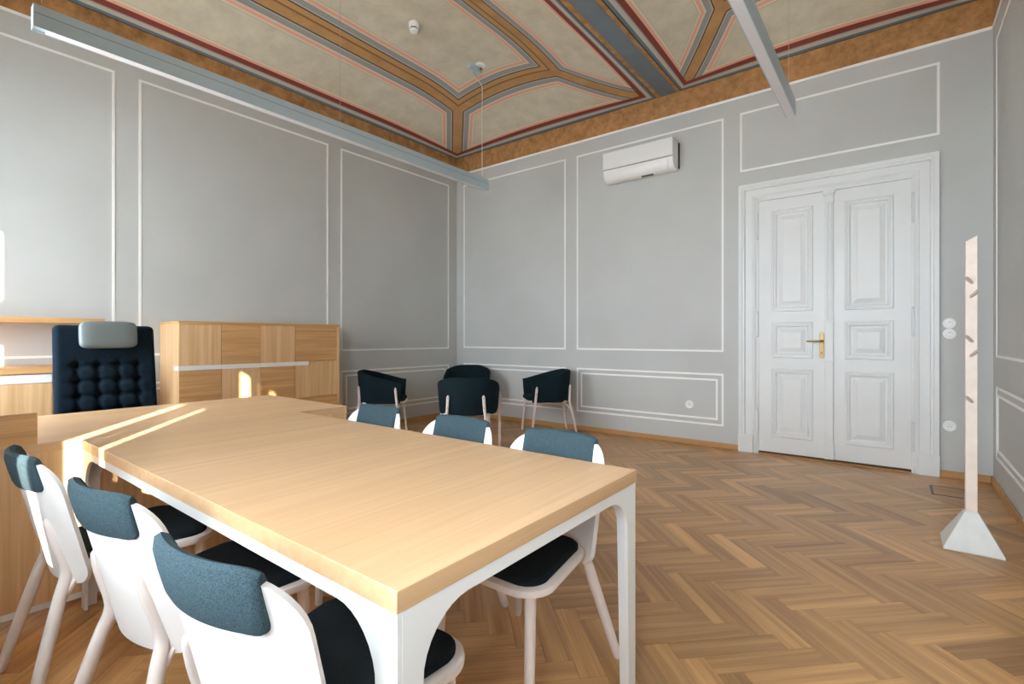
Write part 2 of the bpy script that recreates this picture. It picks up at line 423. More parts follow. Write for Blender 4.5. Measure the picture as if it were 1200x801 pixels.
for i in range(-90, 91):
    for j in range(-16, 17):
        for kind in (0, 1):
            ou, ov = i*PWd+j*PLn, i*PWd-j*PLn
            if kind == 0: u0, u1, v0, v1 = ou, ou+PLn, ov, ov+PWd
            else: u0, u1, v0, v1 = ou+PLn, ou+PLn+PWd, ov+PWd-PLn, ov+PWd
            c = O+U*((u0+u1)/2)+V*((v0+v1)/2)
            if not (X0-.4 < c.x < X1+.4 and Y0-.4 < c.y < Y1+.5): continue
            poly = [O+U*a+V*b for a, b in ((u0+g, v0+g), (u1-g, v0+g), (u1-g, v1-g), (u0+g, v1-g))]
            cp = clip(poly)
            if not cp: continue
            if c.y > Y1+.02 and not DX0 < c.x < DX1: pass
            px = [to_px((q.x, q.y, 0)) for q in cp]
            area = 0; vis = False
            if all(px):
                for a in range(len(px)):
                    q, r_ = px[a], px[(a+1) % len(px)]; area += q[0]*r_[1]-r_[0]*q[1]
                area = abs(area)/2
                m_ = (sum(q[0] for q in px)/len(px), sum(q[1] for q in px)/len(px))
                vis = 0 < m_[0] < 1200 and 0 < m_[1] < 800
                tt = (1.2-.75)/1.2; hx, hy = c.x*tt, c.y*tt      # where the sight line passes table height
                if -2.88 < hx < -.7 and .57 < hy < 1.6: vis = False
                if -3.92 < hx < -2.87 and Y0 < hy < 1.93: vis = False
            planks.append((area if vis else 0, cp, kind, Vector((u0, v0))))
planks.sort(key=lambda q: -q[0])
def plank_geo(b, cp, kind, uvs, tones):
    n = len(cp); dz = random.uniform(-.0004, 0); o = len(b.v); e = .0012
    cen = sum(cp, Vector((0, 0)))/n
    off = (random.uniform(0, 50), random.uniform(0, 50)); tone = min(1, max(0, random.gauss(.5, .2)))
    vs = [(q.x, q.y, -.012) for q in cp]+[(q.x, q.y, dz-.0008) for q in cp]+[(*(q+(cen-q).normalized()*e), dz) for q in cp]
    fs = [tuple(range(2*n, 3*n))]+[(k*n+i, k*n+(i+1) % n, (k+1)*n+(i+1) % n, (k+1)*n+i) for k in range(2) for i in range(n)]
    b.add(vs, fs)
    for v in vs:
        a = Vector(v[:2]); l = a.dot(U if kind == 0 else V); c_ = a.dot(V if kind == 0 else U)
        uvs.append((l+off[0], c_+off[1])); tones.append(tone)
def plank_obj(name, items):
    b = B(); uvs = []; tones = []
    for _, cp, kind, _o in items: plank_geo(b, cp, kind, uvs, tones)
    me = bpy.data.meshes.new(name); me.from_pydata(b.v, [], b.f)
    uvl = me.uv_layers.new(name='UVMap')
    for lp in me.loops: uvl.data[lp.index].uv = uvs[lp.vertex_index]
    at = me.attributes.new('tone', 'FLOAT', 'POINT'); at.data.foreach_set('value', tones)
    return link(name, me, 'parquet', fl)
for it in planks[:300]: plank_obj('parquet_plank', [it])
plank_obj('parquet_field', planks[300:])['kind'] = 'stuff'

# ------------------------------------------------------------------ windows (behind the camera; the room's daylight)
def window(n, a, b_):
    wn = struct_empty('window_%d' % n, ((a+b_)/2, Y0-.42, WZ0)); ox, oy, oz = wn.location
    hw = (b_-a)/2; H = WZ1-WZ0
    fr = B(); rect_rings(fr, -hw, hw, 0, H, [(0, -.04), (0, .04), (.06, .04), (.06, -.04), (0, -.04)], lambda u, v, q: (u, q, v))
    obj('window_frame', fr, 'white_wood', wn)
    obj('transom', B().box(-hw+.06, hw-.06, -.045, .045, 1.36, 1.56), 'white_wood', wn)
    for (p, q) in ((-hw+.06, hw-.06),):
        for (r_, s_) in ((.06, 1.36), (1.56, H-.06)):
            obj('pane', B().box(p, q, -.003, .003, r_, s_), 'glass', wn)
    obj('window_sill', B().box(-hw, hw, .03, .42+.04, -.03, 0), 'white_wood', wn)
    return wn
for i, (a, b_) in enumerate(WIN): window(i+1, a, b_)
# unseen drape and rod, added in the middle window to split the sun
b = B(); n = 40; pass
for ca, cb_ in ((-1.677, -1.570), (-1.553, -1.427)):
    n = 24; prof = [(lerp(ca, cb_, i/n), -.33+.014*math.sin(i*1.25)) for i in range(n+1)]+[(lerp(ca, cb_, i/n), -.338+.014*math.sin(i*1.25)) for i in range(n, -1, -1)]
    b.prism(prof, WZ0+.01, WZ1-.03)
cu = obj('added_curtain', b, 'added_curtain'); wn2 = bpy.data.objects['window_2']; cu.parent = wn2; cu.location = -wn2.location
cr_ = obj('added_curtain_rod', B().tube([(-1.895, -.335, WZ1-.02), (-.815, -.335, WZ1-.02)], .009, 8), 'chrome', cu)

# ------------------------------------------------------------------ double door
def door():
    cx = -.51; d = struct_empty('door_1', (cx, Y1, 0))
    P = lambda u, v, q: (u-cx, -q, v)
    b = B(); rect_rings(b, -1.318, .300, 0, 2.812, [(0, 0), (0, .045), (.034, .045), (.040, .036), (.056, .034), (.060, .022), (.061, .014), (.066, .014), (.067, .020), (.132, .020), (.133, .012), (.138, .012), (.139, .028),
                        (.150, .028), (.172, .012), (.186, .010), (.186, -.10)], P, open_bottom=True)
    obj('door_casing', b, 'white_wood', d, smooth=False)
    for a, c in ((-1.322, -1.178), (.160, .304)):
        obj('plinth_block', B().box(a-cx, c-cx, -.05, 0, 0, .182), 'white_wood', d, bev=.004)
    prof = [(-.004, -.012), (-.004, .004), (.004, .011), (.014, .011), (.015, -.001), (.019, -.001), (.022, .004), (.034, .003), (.044, -.010), (.058, -.011), (.096, .001), (.098, .004)]
    zz = ((.19, .88), (1.0, 1.355), (1.47, 2.50))
    leaves = []
    for (a, c, p0, p1) in ((-1.131, -.502, -1.005, -.647), (-.498, .113, -.380, -.015)):
        lf = B(); zb, zt = .028, 2.622
        lf.box(a-cx, c-cx, .012, .05, zb, zt)
        lf.box(a-cx, p0-cx, 0, .02, zb, zt); lf.box(p1-cx, c-cx, 0, .02, zb, zt)
        zs = [zb]+[v for q in zz for v in q]+[zt]
        for i in range(0, len(zs), 2): lf.box(p0-cx, p1-cx, 0, .02, zs[i], zs[i+1])
        lo = obj('door_leaf', lf, 'white_wood', d, smooth=False); leaves.append(lo)
        for z0, z1 in zz:
            q = B(); rect_rings(q, p0, p1, z0, z1, prof, P, cap=True); obj('door_panel', q, 'white_wood', lo, smooth=False)
    for hx, lo in ((-1.140, leaves[0]), (.124, leaves[1])):
        for z0, z1 in ((.19, .46), (1.21, 1.48), (2.22, 2.50)):
            q = B(); q.lathe([(0, z0), (.004, z0+.004), (.011, z0+.012), (.011, z1-.012), (.004, z1-.004), (0, z1)], 10, c=(hx-cx, -.016, 0))
            obj('hinge', q, 'white_wood', lo)
    # astragal on the left leaf: fluted strip, lock field, foot and little capital
    a = B(); x0, x1 = -.542, -.474
    for k in range(3): a.box(x0-cx+.008+k*.018, x0-cx+.02+k*.018, -.026, -.004, 1.375, 2.50)
    a.box(x0-cx, x1-cx, -.020, 0, .18, 2.54)
    a.box(x0-cx-.006, x1-cx+.006, -.026, 0, .965, .983); a.box(x0-cx-.006, x1-cx+.006, -.026, 0, 1.35, 1.368)
    a.box(x0-cx-.004, x1-cx+.006, -.032, 0, .03, .182)
    for z0, z1, e in ((2.50, 2.515, .004), (2.515, 2.545, .008), (2.545, 2.575, .002), (2.575, 2.592, .010), (2.592, 2.620, .016)):
        a.box(x0-cx-e, x1-cx+e, -.022-e*.8, 0, z0, z1)
    obj('astragal', a, 'white_wood', leaves[0], bev=.003)
    pl = B(); pl.prism(rrect(.0185, .125, .016, 5, -.568-cx, 1.127), -.012, -.0, 'y')
    plate = obj('lock_plate', pl, 'brass', leaves[0], bev=.002); plate['label'] = 'aged brass lock plate'
    hb = B(); hb.tube(crom([(-.566-cx, -.01, 1.17), (-.566-cx, -.05, 1.17), (-.580-cx, -.062, 1.17), (-.62-cx, -.064, 1.169), (-.69-cx, -.060, 1.168)], 5), [.009]*10+[.0095]*6+[.008]*5, 10)
    hb.lathe([(.014, -.01), (.014, -.022), (.010, -.026)], 14, 'y', (-.566-cx, 0, 1.17))
    obj('door_handle', hb, 'brass', leaves[0])
    kh = B(); kh.lathe([(.006, -.0128), (.006, -.0118)], 10, 'y', (-.568-cx, 0, 1.06)); kh.box(-.5705-cx, -.5655-cx, -.0128, -.0118, 1.04, 1.058)
    obj('keyhole', kh, 'slot', leaves[0])
    obj('door_backing', B().box(-1.15-cx, .13-cx, .09, .15, 0, 2.63), 'slot', d)
    obj('threshold', B().box(DX0+.008-cx, DX1-.008-cx, .001, .12, -.01, .006), 'base_oak', d)
door()

# ------------------------------------------------------------------ air conditioner
ac = thing('air_conditioner', 'white split air conditioner hung high on the grey wall left of the door', 'air conditioner', (-2.398, Y1, 3.10))
W2 = .43
prof = [(0, .03), (0, .335), (-.05, .348), (-.185, .348), (-.195, .34), (-.195, .12), (-.188, .07), (-.165, .03), (-.13, .008), (-.08, 0), (-.03, .01)]
b = B(); b.prism(prof, -W2, W2, 'x'); obj('housing', b, 'white_plastic', ac, bev=.006, seg=3)
b = B(); b.prism([(-.194, .146), (-.194, .345), (-.203, .349), (-.210, .340), (-.210, .150), (-.206, .146)], -W2+.001, W2-.001, 'x'); obj('front_panel', b, 'white_plastic', ac, bev=.003)
b = B(); b.box(-W2+.002, W2-.002, -.1965, -.19, .135, .147); obj('panel_gap', b, 'seam', ac)
b = B(); b.prism([(-.193, .118), (-.204, .118), (-.201, .068), (-.176, .022), (-.150, .002), (-.147, .014), (-.170, .033), (-.19, .068)], -W2+.06, W2-.06, 'x'); obj('air_flap', b, 'white_plastic', ac, bev=.001)
b = B(); b.prism([(-.128, .0075), (-.128, .003), (-.098, -.004), (-.098, .003)], .03, .17, 'x'); obj('display', b, 'display', ac)
b = B(); b.box(-W2+.03, W2+.012, -.028, 0, .04, .33); obj('mounting_plate', b, 'slot', ac)

# ------------------------------------------------------------------ sockets and switches
def wall_plate(name, label, cat, x, z, kind, group=None):
    t = thing(name, label, cat, (x, Y1, z), 0, group)
    n = 28
    obj('cover_ring', B().lathe([(.0, 0), (.0455, 0), (.0455, -.006), (.043, -.010), (.036, -.011), (.034, -.007), (0, -.007)], n, 'y'), 'white_plastic', t)
    if kind == 'switch':
        obj('rocker', B().prism(rrect(.020, .020, .012, 4), -.015, -.006, 'y'), 'white_plastic', t, bev=.002)
        obj('signal_slot', B().box(-.009, .009, -.0158, -.0148, .010, .0135), 'display', t)
    else:
        obj('socket_well', B().lathe([(.030, -.006), (.031, -.0105), (.027, -.0105), (.024, -.0072), (0, -.0072)], n, 'y'), 'white_plastic', t)
        h = B()
        for sx in (-.0095, .0095): h.lathe([(0, -.0072), (.003, -.0076), (.0, -.0078)], 8, 'y', (sx, 0, -.003))
        obj('socket_hole', h, 'slot', t)
        obj('earth_pin', B().lathe([(.0028, -.007), (.0028, -.013), (0, -.0145)], 8, 'y', (0, 0, .011)), 'chrome', t)
    return t
wall_plate('light_switch', 'upper of the two round white switches right of the door', 'switch', .368, 1.326, 'switch', 'switches by the door')
wall_plate('light_switch', 'lower of the two round white switches right of the door', 'switch', .368, 1.234, 'switch', 'switches by the door')
wall_plate('power_socket', 'round white socket low on the wall right of the door', 'socket', .368, .442, 'socket', 'wall sockets')
wall_plate('power_socket', 'round white socket inside the low wall panel left of the door', 'socket', -1.847, .447, 'socket', 'wall sockets')

# ------------------------------------------------------------------ pendants, canopy, smoke detector
def pendant(label, x, y0, y1, wires, zb=2.965, h_=.128, wd=.068):
    L2 = (y1-y0)/2; yc = (y0+y1)/2
    t = thing('pendant_light', label, 'lamp', (x, yc, zb), 0, 'long pendant lamps')
    hw = wd/2
    obj('lower_body', B().prism([(-hw, .012), (-hw, 0), (-hw+.004, 0), (-hw+.004, .010), (hw-.004, .010), (hw-.004, 0), (hw, 0), (hw, h_*.60), (-hw, h_*.60)], -L2, L2, 'y'), 'lamp_body', t, smooth=False)
    obj('groove', B().box(-hw+.002, hw-.002, -L2+.002, L2-.002, h_*.59, h_*.64), 'lamp_dark', t)
    obj('upper_body', B().box(-hw, hw, -L2, L2, h_*.63, h_), 'lamp_body', t, bev=.001)
    obj('diffuser', B().box(-hw+.005, hw-.005, -L2+.055, L2-.012, .0015, .011), 'diffuser', t)
    for s in (-1, 1): obj('end_cap', B().box(-hw, hw, s*L2-.0 if s > 0 else s*L2-.004, s*L2+.004 if s > 0 else s*L2, 0, h_), 'lamp_body', t)
    for wy in wires:
        xa, xb, k = (X0, XB0, 1.0) if x < XB0 else (XB1, X1, K2)
        top = ceil_z(x, wy, xa, xb, k)-zb
        wb_ = B().tube([(0, wy-yc, h_), (0, wy-yc, top)], .0018, 6)
        o = obj('wire', wb_, 'wire', t)
        obj('wire_grip', B().lathe([(0, h_), (.007, h_), (.007, h_+.012), (.003, h_+.03), (0, h_+.03)], 10, c=(0, wy-yc, 0)), 'chrome', o)
    return t, yc, zb, h_
lampL, lyc, lz, lh = pendant('long grey pendant lamp hanging along the left wall above the desk', -3.885, .565, 4.52, (.60, 2.54, 4.44))
lampR, _, _, _ = pendant('long grey pendant lamp hanging in front of the door wall, right of the beam', -.662, .54, 4.50, (.62, 2.50, 4.40))
# feed of the left lamp: canopy box, white wall box, cable
cx_, cy_ = -3.935, 4.36; cz_ = ceil_z(cx_, cy_, X0, XB0, 1)
o = obj('feed_box', B().box(cx_-.03-(-3.885), cx_+.03-(-3.885), cy_-lyc-.09, cy_-lyc+.10, cz_-lz-.075, cz_-lz-.015), 'lamp_body', lampL, bev=.003)
obj('ceiling_rosette', B().lathe([(0, -.02), (.05, -.02), (.062, -.006), (.062, .004), (0, .004)], 24, c=(cx_+.055-(-3.885), cy_-lyc+.05, cz_-lz)), 'white_plastic', o)
obj('feed_bracket', B().box(cx_+.0-(-3.885), cx_+.05-(-3.885), cy_-lyc+.06, cy_-lyc+.09, cz_-lz-.05, cz_-lz), 'brass', o)
pth = crom([(cx_+3.885, cy_-lyc-.04, cz_-lz-.07), (cx_+3.885+.002, cy_-lyc-.035, cz_-lz-.12), (cx_+3.885+.02, cy_-lyc, cz_-lz-.17), (.0, 4.44-lyc, cz_-lz-.25), (.0, 4.44-lyc, .9), (.003, 4.44-lyc, lh)], 8)
obj('feed_cable', B().tube(pth, .0035, 6), 'white_plastic', lampL)
sx_, sy_ = -3.935, 3.43; sz_ = ceil_z(sx_, sy_, X0, XB0, 1)
sm_ = thing('smoke_detector', 'small round white smoke detector on the painted ceiling left of the beam', 'smoke detector', (sx_, sy_, sz_))
obj('detector_base', B().lathe([(0, .004), (.052, .004), (.052, -.045), (.048, -.052), (0, -.052)], 28), 'white_plastic', sm_)
obj('detector_slots', B().lathe([(0, -.05), (.040, -.05), (.040, -.068), (0, -.068)], 28), 'slot', sm_)
obj('detector_head', B().lathe([(0, -.066), (.042, -.066), (.042, -.076), (.034, -.092), (0, -.096)], 28), 'white_plastic', sm_)
vb = B()
for k in range(8):
    a = k*math.pi/4; vb.box(.036*math.cos(a)-.004, .036*math.cos(a)+.004, .036*math.sin(a)-.004, .036*math.sin(a)+.004, -.068, -.05)
obj('detector_rib', vb, 'white_plastic', sm_)

# ------------------------------------------------------------------ floor box and coat stand
fbx = thing('floor_box', 'dark framed floor box lid set in the parquet behind the coat stand', 'floor box', (.325, 5.14, 0))
b = B(); rect_rings(b, -.107, .107, -.148, .148, [(0, 0), (0, .003), (.008, .003), (.008, 0)], lambda u, v, q: (u, v, q))
obj('lid_frame', b, 'hatch', fbx); obj('lid', B().box(-.098, .098, -.139, .139, 0, .0012), 'lid_oak', fbx)
obj('lid_grip', B().box(-.107, -.09, -.147, .147, .001, .0034), 'hatch', fbx)

cs_ = thing('coat_stand', 'pale wooden coat stand with white pyramid foot beside the right wall', 'coat stand', (.343, 3.866, 0))
b = B(); hb_, ht_ = .128, .030
b.loft([[(-hb_, -hb_, .0), (hb_, -hb_, 0), (hb_, hb_, 0), (-hb_, hb_, 0)], [(-hb_, -hb_, .012), (hb_, -hb_, .012), (hb_, hb_, .012), (-hb_, hb_, .012)],
        [(-ht_, -ht_, .205), (ht_, -ht_, .205), (ht_, ht_, .205), (-ht_, ht_, .205)]])
obj('foot', b, 'concrete', cs_, bev=.003)
b = B(); q = .0255
b.add([(-q, -q, .2), (q, -q, .2), (q, q, .2), (-q, q, .2), (-q, -q, 1.752), (q, -q, 1.783), (q, q, 1.783), (-q, q, 1.752)],
      [(3, 2, 1, 0), (4, 5, 6, 7), (0, 1, 5, 4), (1, 2, 6, 5), (2, 3, 7, 6), (3, 0, 4, 7)])
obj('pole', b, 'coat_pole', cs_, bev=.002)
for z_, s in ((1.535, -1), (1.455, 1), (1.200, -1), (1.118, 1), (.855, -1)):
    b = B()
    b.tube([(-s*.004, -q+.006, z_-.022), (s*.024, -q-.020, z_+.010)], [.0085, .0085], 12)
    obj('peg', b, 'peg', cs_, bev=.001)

# ------------------------------------------------------------------ meeting table
tx, ty = -1.7875, 1.086; HX, HY = 1.0875, .515
tb = thing('meeting_table', 'long light oak meeting table on a white steel frame with six chairs around it', 'table', (tx, ty, 0))
obj('tabletop', B().box(-HX, HX, -HY, HY, .708, .75), 'top_y', tb, bev=.0015)
def wing():
    pts = [(0, 0), (.052, 0), (.062, .50)]
    for k in range(1, 9):
        a = R(90*k/8); pts.append((.062+.125*(1-math.cos(a)), .55+.126*math.sin(a)))
    pts += [(.21, .676), (.21, .708), (0, .708)]
    return pts
ins = .003
for sx in (-1, 1):
    for sy in (-1, 1):
        b = B(); wp = wing()
        b.prism([(sx*(HX-ins-u), v) for u, v in wp], sy*(HY-ins), sy*(HY-ins-.012), 'y')
        wp2 = [(max(u, .012), v) for u, v in wp]
        o = len(b.v)
        b.prism([(sy*(HY-ins-u), v) for u, v in wp2], sx*(HX-ins), sx*(HX-ins-.012), 'x')
        obj('leg', b, 'white_steel', tb, bev=.0008)
for sy in (-1, 1): obj('long_rail', B().box(-HX+.2115, HX-.2115, sy*(HY-ins)-(.012 if sy > 0 else 0), sy*(HY-ins)+(0 if sy > 0 else .012), .676, .708), 'white_steel', tb)
for sx in (-1, 1): obj('short_rail', B().box(sx*(HX-ins)-(.012 if sx > 0 else 0), sx*(HX-ins)+(0 if sx > 0 else .012), -HY+.2115, HY-.2115, .676, .708), 'white_steel', tb)

# ------------------------------------------------------------------ desk
dk = thing('executive_desk', 'light oak desk across the head of the meeting table, in front of the navy chair', 'desk', (-3.396, .94, 0))
DY = .99; DXh = .519
obj('desktop', B().box(-DXh, DXh, -DY, DY, .712, .75), 'top_y', dk, bev=.0012)
obj('front_panel', B().box(DXh-.024, DXh-.001, -DY, DY, .068, .712), 'oak_z', dk, bev=.001)
obj('base_rail', B().box(DXh-.024, DXh-.001, -DY, DY, .042, .068), 'white_steel', dk)
for sy in (-1, 1):
    obj('side_panel', B().box(-DXh+.05, DXh-.024, sy*DY-(.022 if sy > 0 else 0), sy*DY+(0 if sy > 0 else .022), .068, .712), 'oak_x', dk, bev=.001)
    for x_ in (-DXh+.05, DXh-.074): obj('foot', B().box(x_, x_+.05, sy*DY-(.06 if sy > 0 else 0), sy*DY+(0 if sy > 0 else .06), 0, .068), 'white_steel', dk)
obj('screen_panel', B().box(DXh-.022, DXh, -DY, .432-.94, .75, .882), 'oak_y', dk, bev=.001)

# ------------------------------------------------------------------ tall cabinet
cb = thing('tall_cabinet', 'tall light oak cabinet with patchwork doors against the left wall', 'cabinet', (-5.02, 1.667, 0))
CD, CW, CH = .471, 1.603, 1.352
obj('top_board', B().box(-CD, .004, -.002, CW, CH-.026, CH), 'oak_y', cb, bev=.001)
obj('side_board', B().box(-CD, .004, CW-.028, CW, .05, CH-.026), 'oak_z', cb, bev=.001)
obj('back_body', B().box(-CD, -.022, .018, CW-.028, .05, CH-.026), 'oak_z', cb)
obj('side_board', B().box(-CD, -.002, 0, .018, .05, CH-.026), 'oak_z', cb, bev=.001)
obj('plinth', B().box(-CD+.03, -.03, .02, CW-.03, 0, .05), 'white_steel', cb)
cols = [.0, .353, .713, 1.078, CW-.030]; gp = .0022
zS0, zS1 = .908, .948
for i in range(4):
    a, c = cols[i]+gp+(.0 if i else .0015), cols[i+1]-gp
    rows_ = [(zS1+.001, CH-.029, i % 2 == 0), (.535 if i < 3 else .565, zS0-.001 if i < 3 else .942, i % 2 == 1), (.055, .531 if i < 3 else .561, i % 2 == 0)]
    for z0, z1, vert in rows_:
        if i == 3 and z1 == .942:
            obj('door', B().box(-.022, 0, a, 1.245, z0, zS0-.001), 'oak_z', cb, bev=.001)
            obj('door', B().box(-.022, 0, 1.247, c, z0, z1), 'oak_z', cb, bev=.001); continue
        obj('door' if z0 > .4 else 'drawer', B().box(-.022, 0, a, c, z0, z1), 'oak_z' if vert else 'oak_y', cb, bev=.001)
segs = [(-.0, cols[1]-.001), (cols[1]+.001, cols[2]-.001), (cols[2]+.001, cols[3]-.001)]
for a, c in segs: obj('grip_strip', B().box(-.021, .002, a, c, zS0, zS1), 'white_steel', cb, bev=.001)
b = B(); b.prism([(cols[3]+.001, zS0), (1.222, zS0)]+[(1.222+.016*math.sin(R(18*k)), .928-.016*math.cos(R(18*k))) for k in range(1, 10)]+[(1.222, zS1), (cols[3]+.001, zS1)], -.021, .002, 'x')
obj('grip_strip', b, 'white_steel', cb)
b = B(); b.prism([(0.002, zS0), (0.002, zS1), (-.10, zS1)]+[(-.10-.016*math.sin(R(18*k)), .928+.016*math.cos(R(18*k))) for k in range(1, 10)]+[(-.10, zS0)], -.002, .002, 'y')
obj('grip_strip', b, 'white_steel', cb)

# ------------------------------------------------------------------ sideboard and wall shelf
sb = thing('sideboard', 'low light oak sideboard by the left wall behind the navy chair', 'sideboard', (-5.04, .52, 0))
S0, S1 = -.62, .66; SD = .45
obj('top_board', B().box(-SD, .006, S0, S1, .935, .982), 'oak_y', sb, bev=.001)
obj('body', B().box(-SD, -.022, S0, S1, .05, .935), 'oak_z', sb)
obj('plinth', B().box(-SD+.03, -.03, S0+.03, S1-.03, 0, .05), 'white_steel', sb)
cuts = [S0, -.22, .318, S1]
for i in range(3):
    a, c = cuts[i]+.002, cuts[i+1]-.002
    obj('grip_strip', B().box(-.021, .001, a, c, .866, .928), 'white_steel', sb, bev=.001)
    obj('door', B().box(-.022, 0, a, c, .47, .863), 'oak_z' if i != 2 else 'oak_y', sb, bev=.001)
    obj('drawer', B().box(-.022, 0, a, c, .055, .466), 'oak_y' if i != 2 else 'oak_z', sb, bev=.001)
sh = obj('wall_shelf', B().box(-5.498, -5.19, -.1, 1.19, 1.318, 1.358), 'oak_y', bev=.001)
tag(sh, 'light oak board shelf on the left wall above the sideboard', 'shelf')

# ------------------------------------------------------------------ dining (meeting) chairs
def shell_pt(s, t, off=0):
    """s lateral, t up the back, off = towards the sitter"""
    Rr = .39; a = s/Rr; ang = .24
    y = -(t*math.sin(ang))-.216; z = .386+t*math.cos(ang)
    bend = .03*max(0, (t-.1)/.3)*0
    px, py = (Rr-off)*math.sin(a), Rr-(Rr-off)*math.cos(a)
    return Vector((px, y+py*math.cos(ang)+bend, z+py*math.sin(ang)*.0+off*0))
SH_T = .434
def half_w(t):
    w_ = lerp(.229, .237, t/SH_T)
    r0, r1 = .06, .11
    if t < r0: w_ -= r0-math.sqrt(max(0, r0*r0-(r0-t)**2))
    if t > SH_T-r1: w_ -= r1-math.sqrt(max(0, r1*r1-(t-SH_T+r1)**2))
    return w_
def chair_shell():
    b = B(); ts = [SH_T*(.5-.5*math.cos(math.pi*i/26)) for i in range(27)]; n = 18
    fr, bk = [], []
    for t in ts:
        w_ = half_w(t); fr.append([shell_pt(w_*(-1+2*j/n), t, .008) for j in range(n+1)]); bk.append([shell_pt(w_*(-1+2*j/n), t, -.008) for j in range(n+1)])
    b.grid(fr); b.grid(bk)
    o1, o2 = 0, 27*(n+1)
    rim = [j for j in range(n+1)]+[i*(n+1)+n for i in range(1, 27)]+[26*(n+1)+j for j in range(n-1, -1, -1)]+[i*(n+1) for i in range(25, 0, -1)]
    for k in range(len(rim)): a, c = rim[k], rim[(k+1) % len(rim)]; b.f.append((o1+a, o1+c, o2+c, o2+a))
    return b
def chair_cap():
    b = B(); n = 44; sw = .172; rows = []
    for j in range(n+1):
        u = math.sin(math.pi/2*(-1+2*j/n)); s = sw*u; th = .013
        edge = min(1, (1-abs(u))*8); th = .0125*(.35+.65*math.sqrt(max(0, 1-(1-edge)**2)))
        rc = max(0, (abs(u)-.80)/.20); rc = .034*(1-math.sqrt(max(0, 1-rc*rc))); drop_r = .105-rc; drop_f = .135-rc
        top = SH_T
        # top outline falls away toward the shoulders
        for t in (SH_T-.001*k for k in range(120)):
            if half_w(t) >= abs(s): top = t; break
        path = [(top-drop_r, -.007), (top-drop_r+.003, -.008-th*.7), (top-drop_r+.018, -.008-th), (top-.05, -.009-th), (top-.012, -.008-th), (top+.013, -.005-th*.6), (top+.019, 0), (top+.013, .005+th*.6),
                (top-.012, .008+th), (top-.05, .009+th), (top-drop_f+.02, .008+th), (top-drop_f+.003, .008+th*.7), (top-drop_f, .007), (top-.02, .003), (top-.004, 0), (top-.02, -.003)]
        rows.append([shell_pt(s, t, o) for t, o in path])
    b.loft(rows); return b
def make_chair(label):
    t = thing('meeting_chair', label, 'chair', (0, 0, 0), 0, 'chairs around the meeting table')
    # seat board and pad
    def out(i): return rrect(.206-i, .211-i, max(.02, .095-i), 7, 0, .019, .243-i)
    ring = lambda i, z: [(x, y, z) for x, y in out(i)]
    obj('seat', B().loft([ring(.012, .424), ring(.002, .428), ring(0, .438), ring(.002, .448), ring(.010, .452)]), 'birch', t)
    obj('seat_pad', B().loft([ring(.026, .451), ring(.022, .456), ring(.022, .466), ring(.030, .473), ring(.07, .476)]), 'pad', t)
    obj('backrest', chair_shell(), 'shell', t)
    obj('felt_cap', chair_cap(), 'cap', t)
    for s in (-1, 1):
        p = crom([(s*.185, .172, .43), (s*.190, .182, .25), (s*.197, .196, 0)], 4)
        obj('leg', B().tube(p, [lerp(.0185, .0155, i/(len(p)-1)) for i in range(len(p))], 12), 'birch_leg', t)
        tp = shell_pt(s*.128, .235, -.006); k1 = shell_pt(s*.146, .05, -.011)
        p = crom([(s*.236, -.322, 0), (s*.197, -.272, .19), (s*.164, -.230, .35), (k1.x, k1.y, k1.z), tuple(shell_pt(s*.137, .16, -.010)), tuple(tp)], 5)
        rr = []
        for i in range(len(p)):
            u = i/(len(p)-1); r_ = .0155+.0045*math.sin(math.pi*min(1, u*1.6)) if u < .62 else lerp(.0158, .0125, (u-.62)/.38); rr.append(r_ if u < .9 else r_*math.sqrt(max(.05, 1-((u-.9)/.1)**2)))
        lg = obj('leg', B().tube(p, rr, 12), 'birch_leg', t)
        br = crom([(s*.174, -.244, .295), (s*.164, -.215, .358), (s*.156, -.18, .406), (s*.148, -.12, .424)], 5)
        obj('leg_branch', B().tube(br, [.009+.003*i/(len(br)-1) for i in range(len(br))], 8), 'birch_leg', lg)
    return t
L_ = ['leftmost white shelled meeting chair with a felt cap, beside the oak desk panel',
      'middle of the three white shelled meeting chairs at the near long table side',
      'white shelled meeting chair with a felt cap, largest and nearest in the foreground',
      'meeting chair on the far long side at the right end of the table',
      'middle of the three meeting chairs on the far long side, before the armchairs',
      'meeting chair on the far long side, in the notch beside the desk']
pos = [((-2.318, .606, 0), .04), ((-1.660, .649, 0), .116), ((-1.016, .654, 0), .111), ((-1.064, 1.400, 0), R(180)), ((-1.620, 1.420, 0), R(180)), ((-2.255, 1.430, 0), R(180))]
ch0 = make_chair(L_[0]); ch0.location = pos[0][0]
for i in range(1, 6): dup(ch0, pos[i][0], pos[i][1], L_[i])

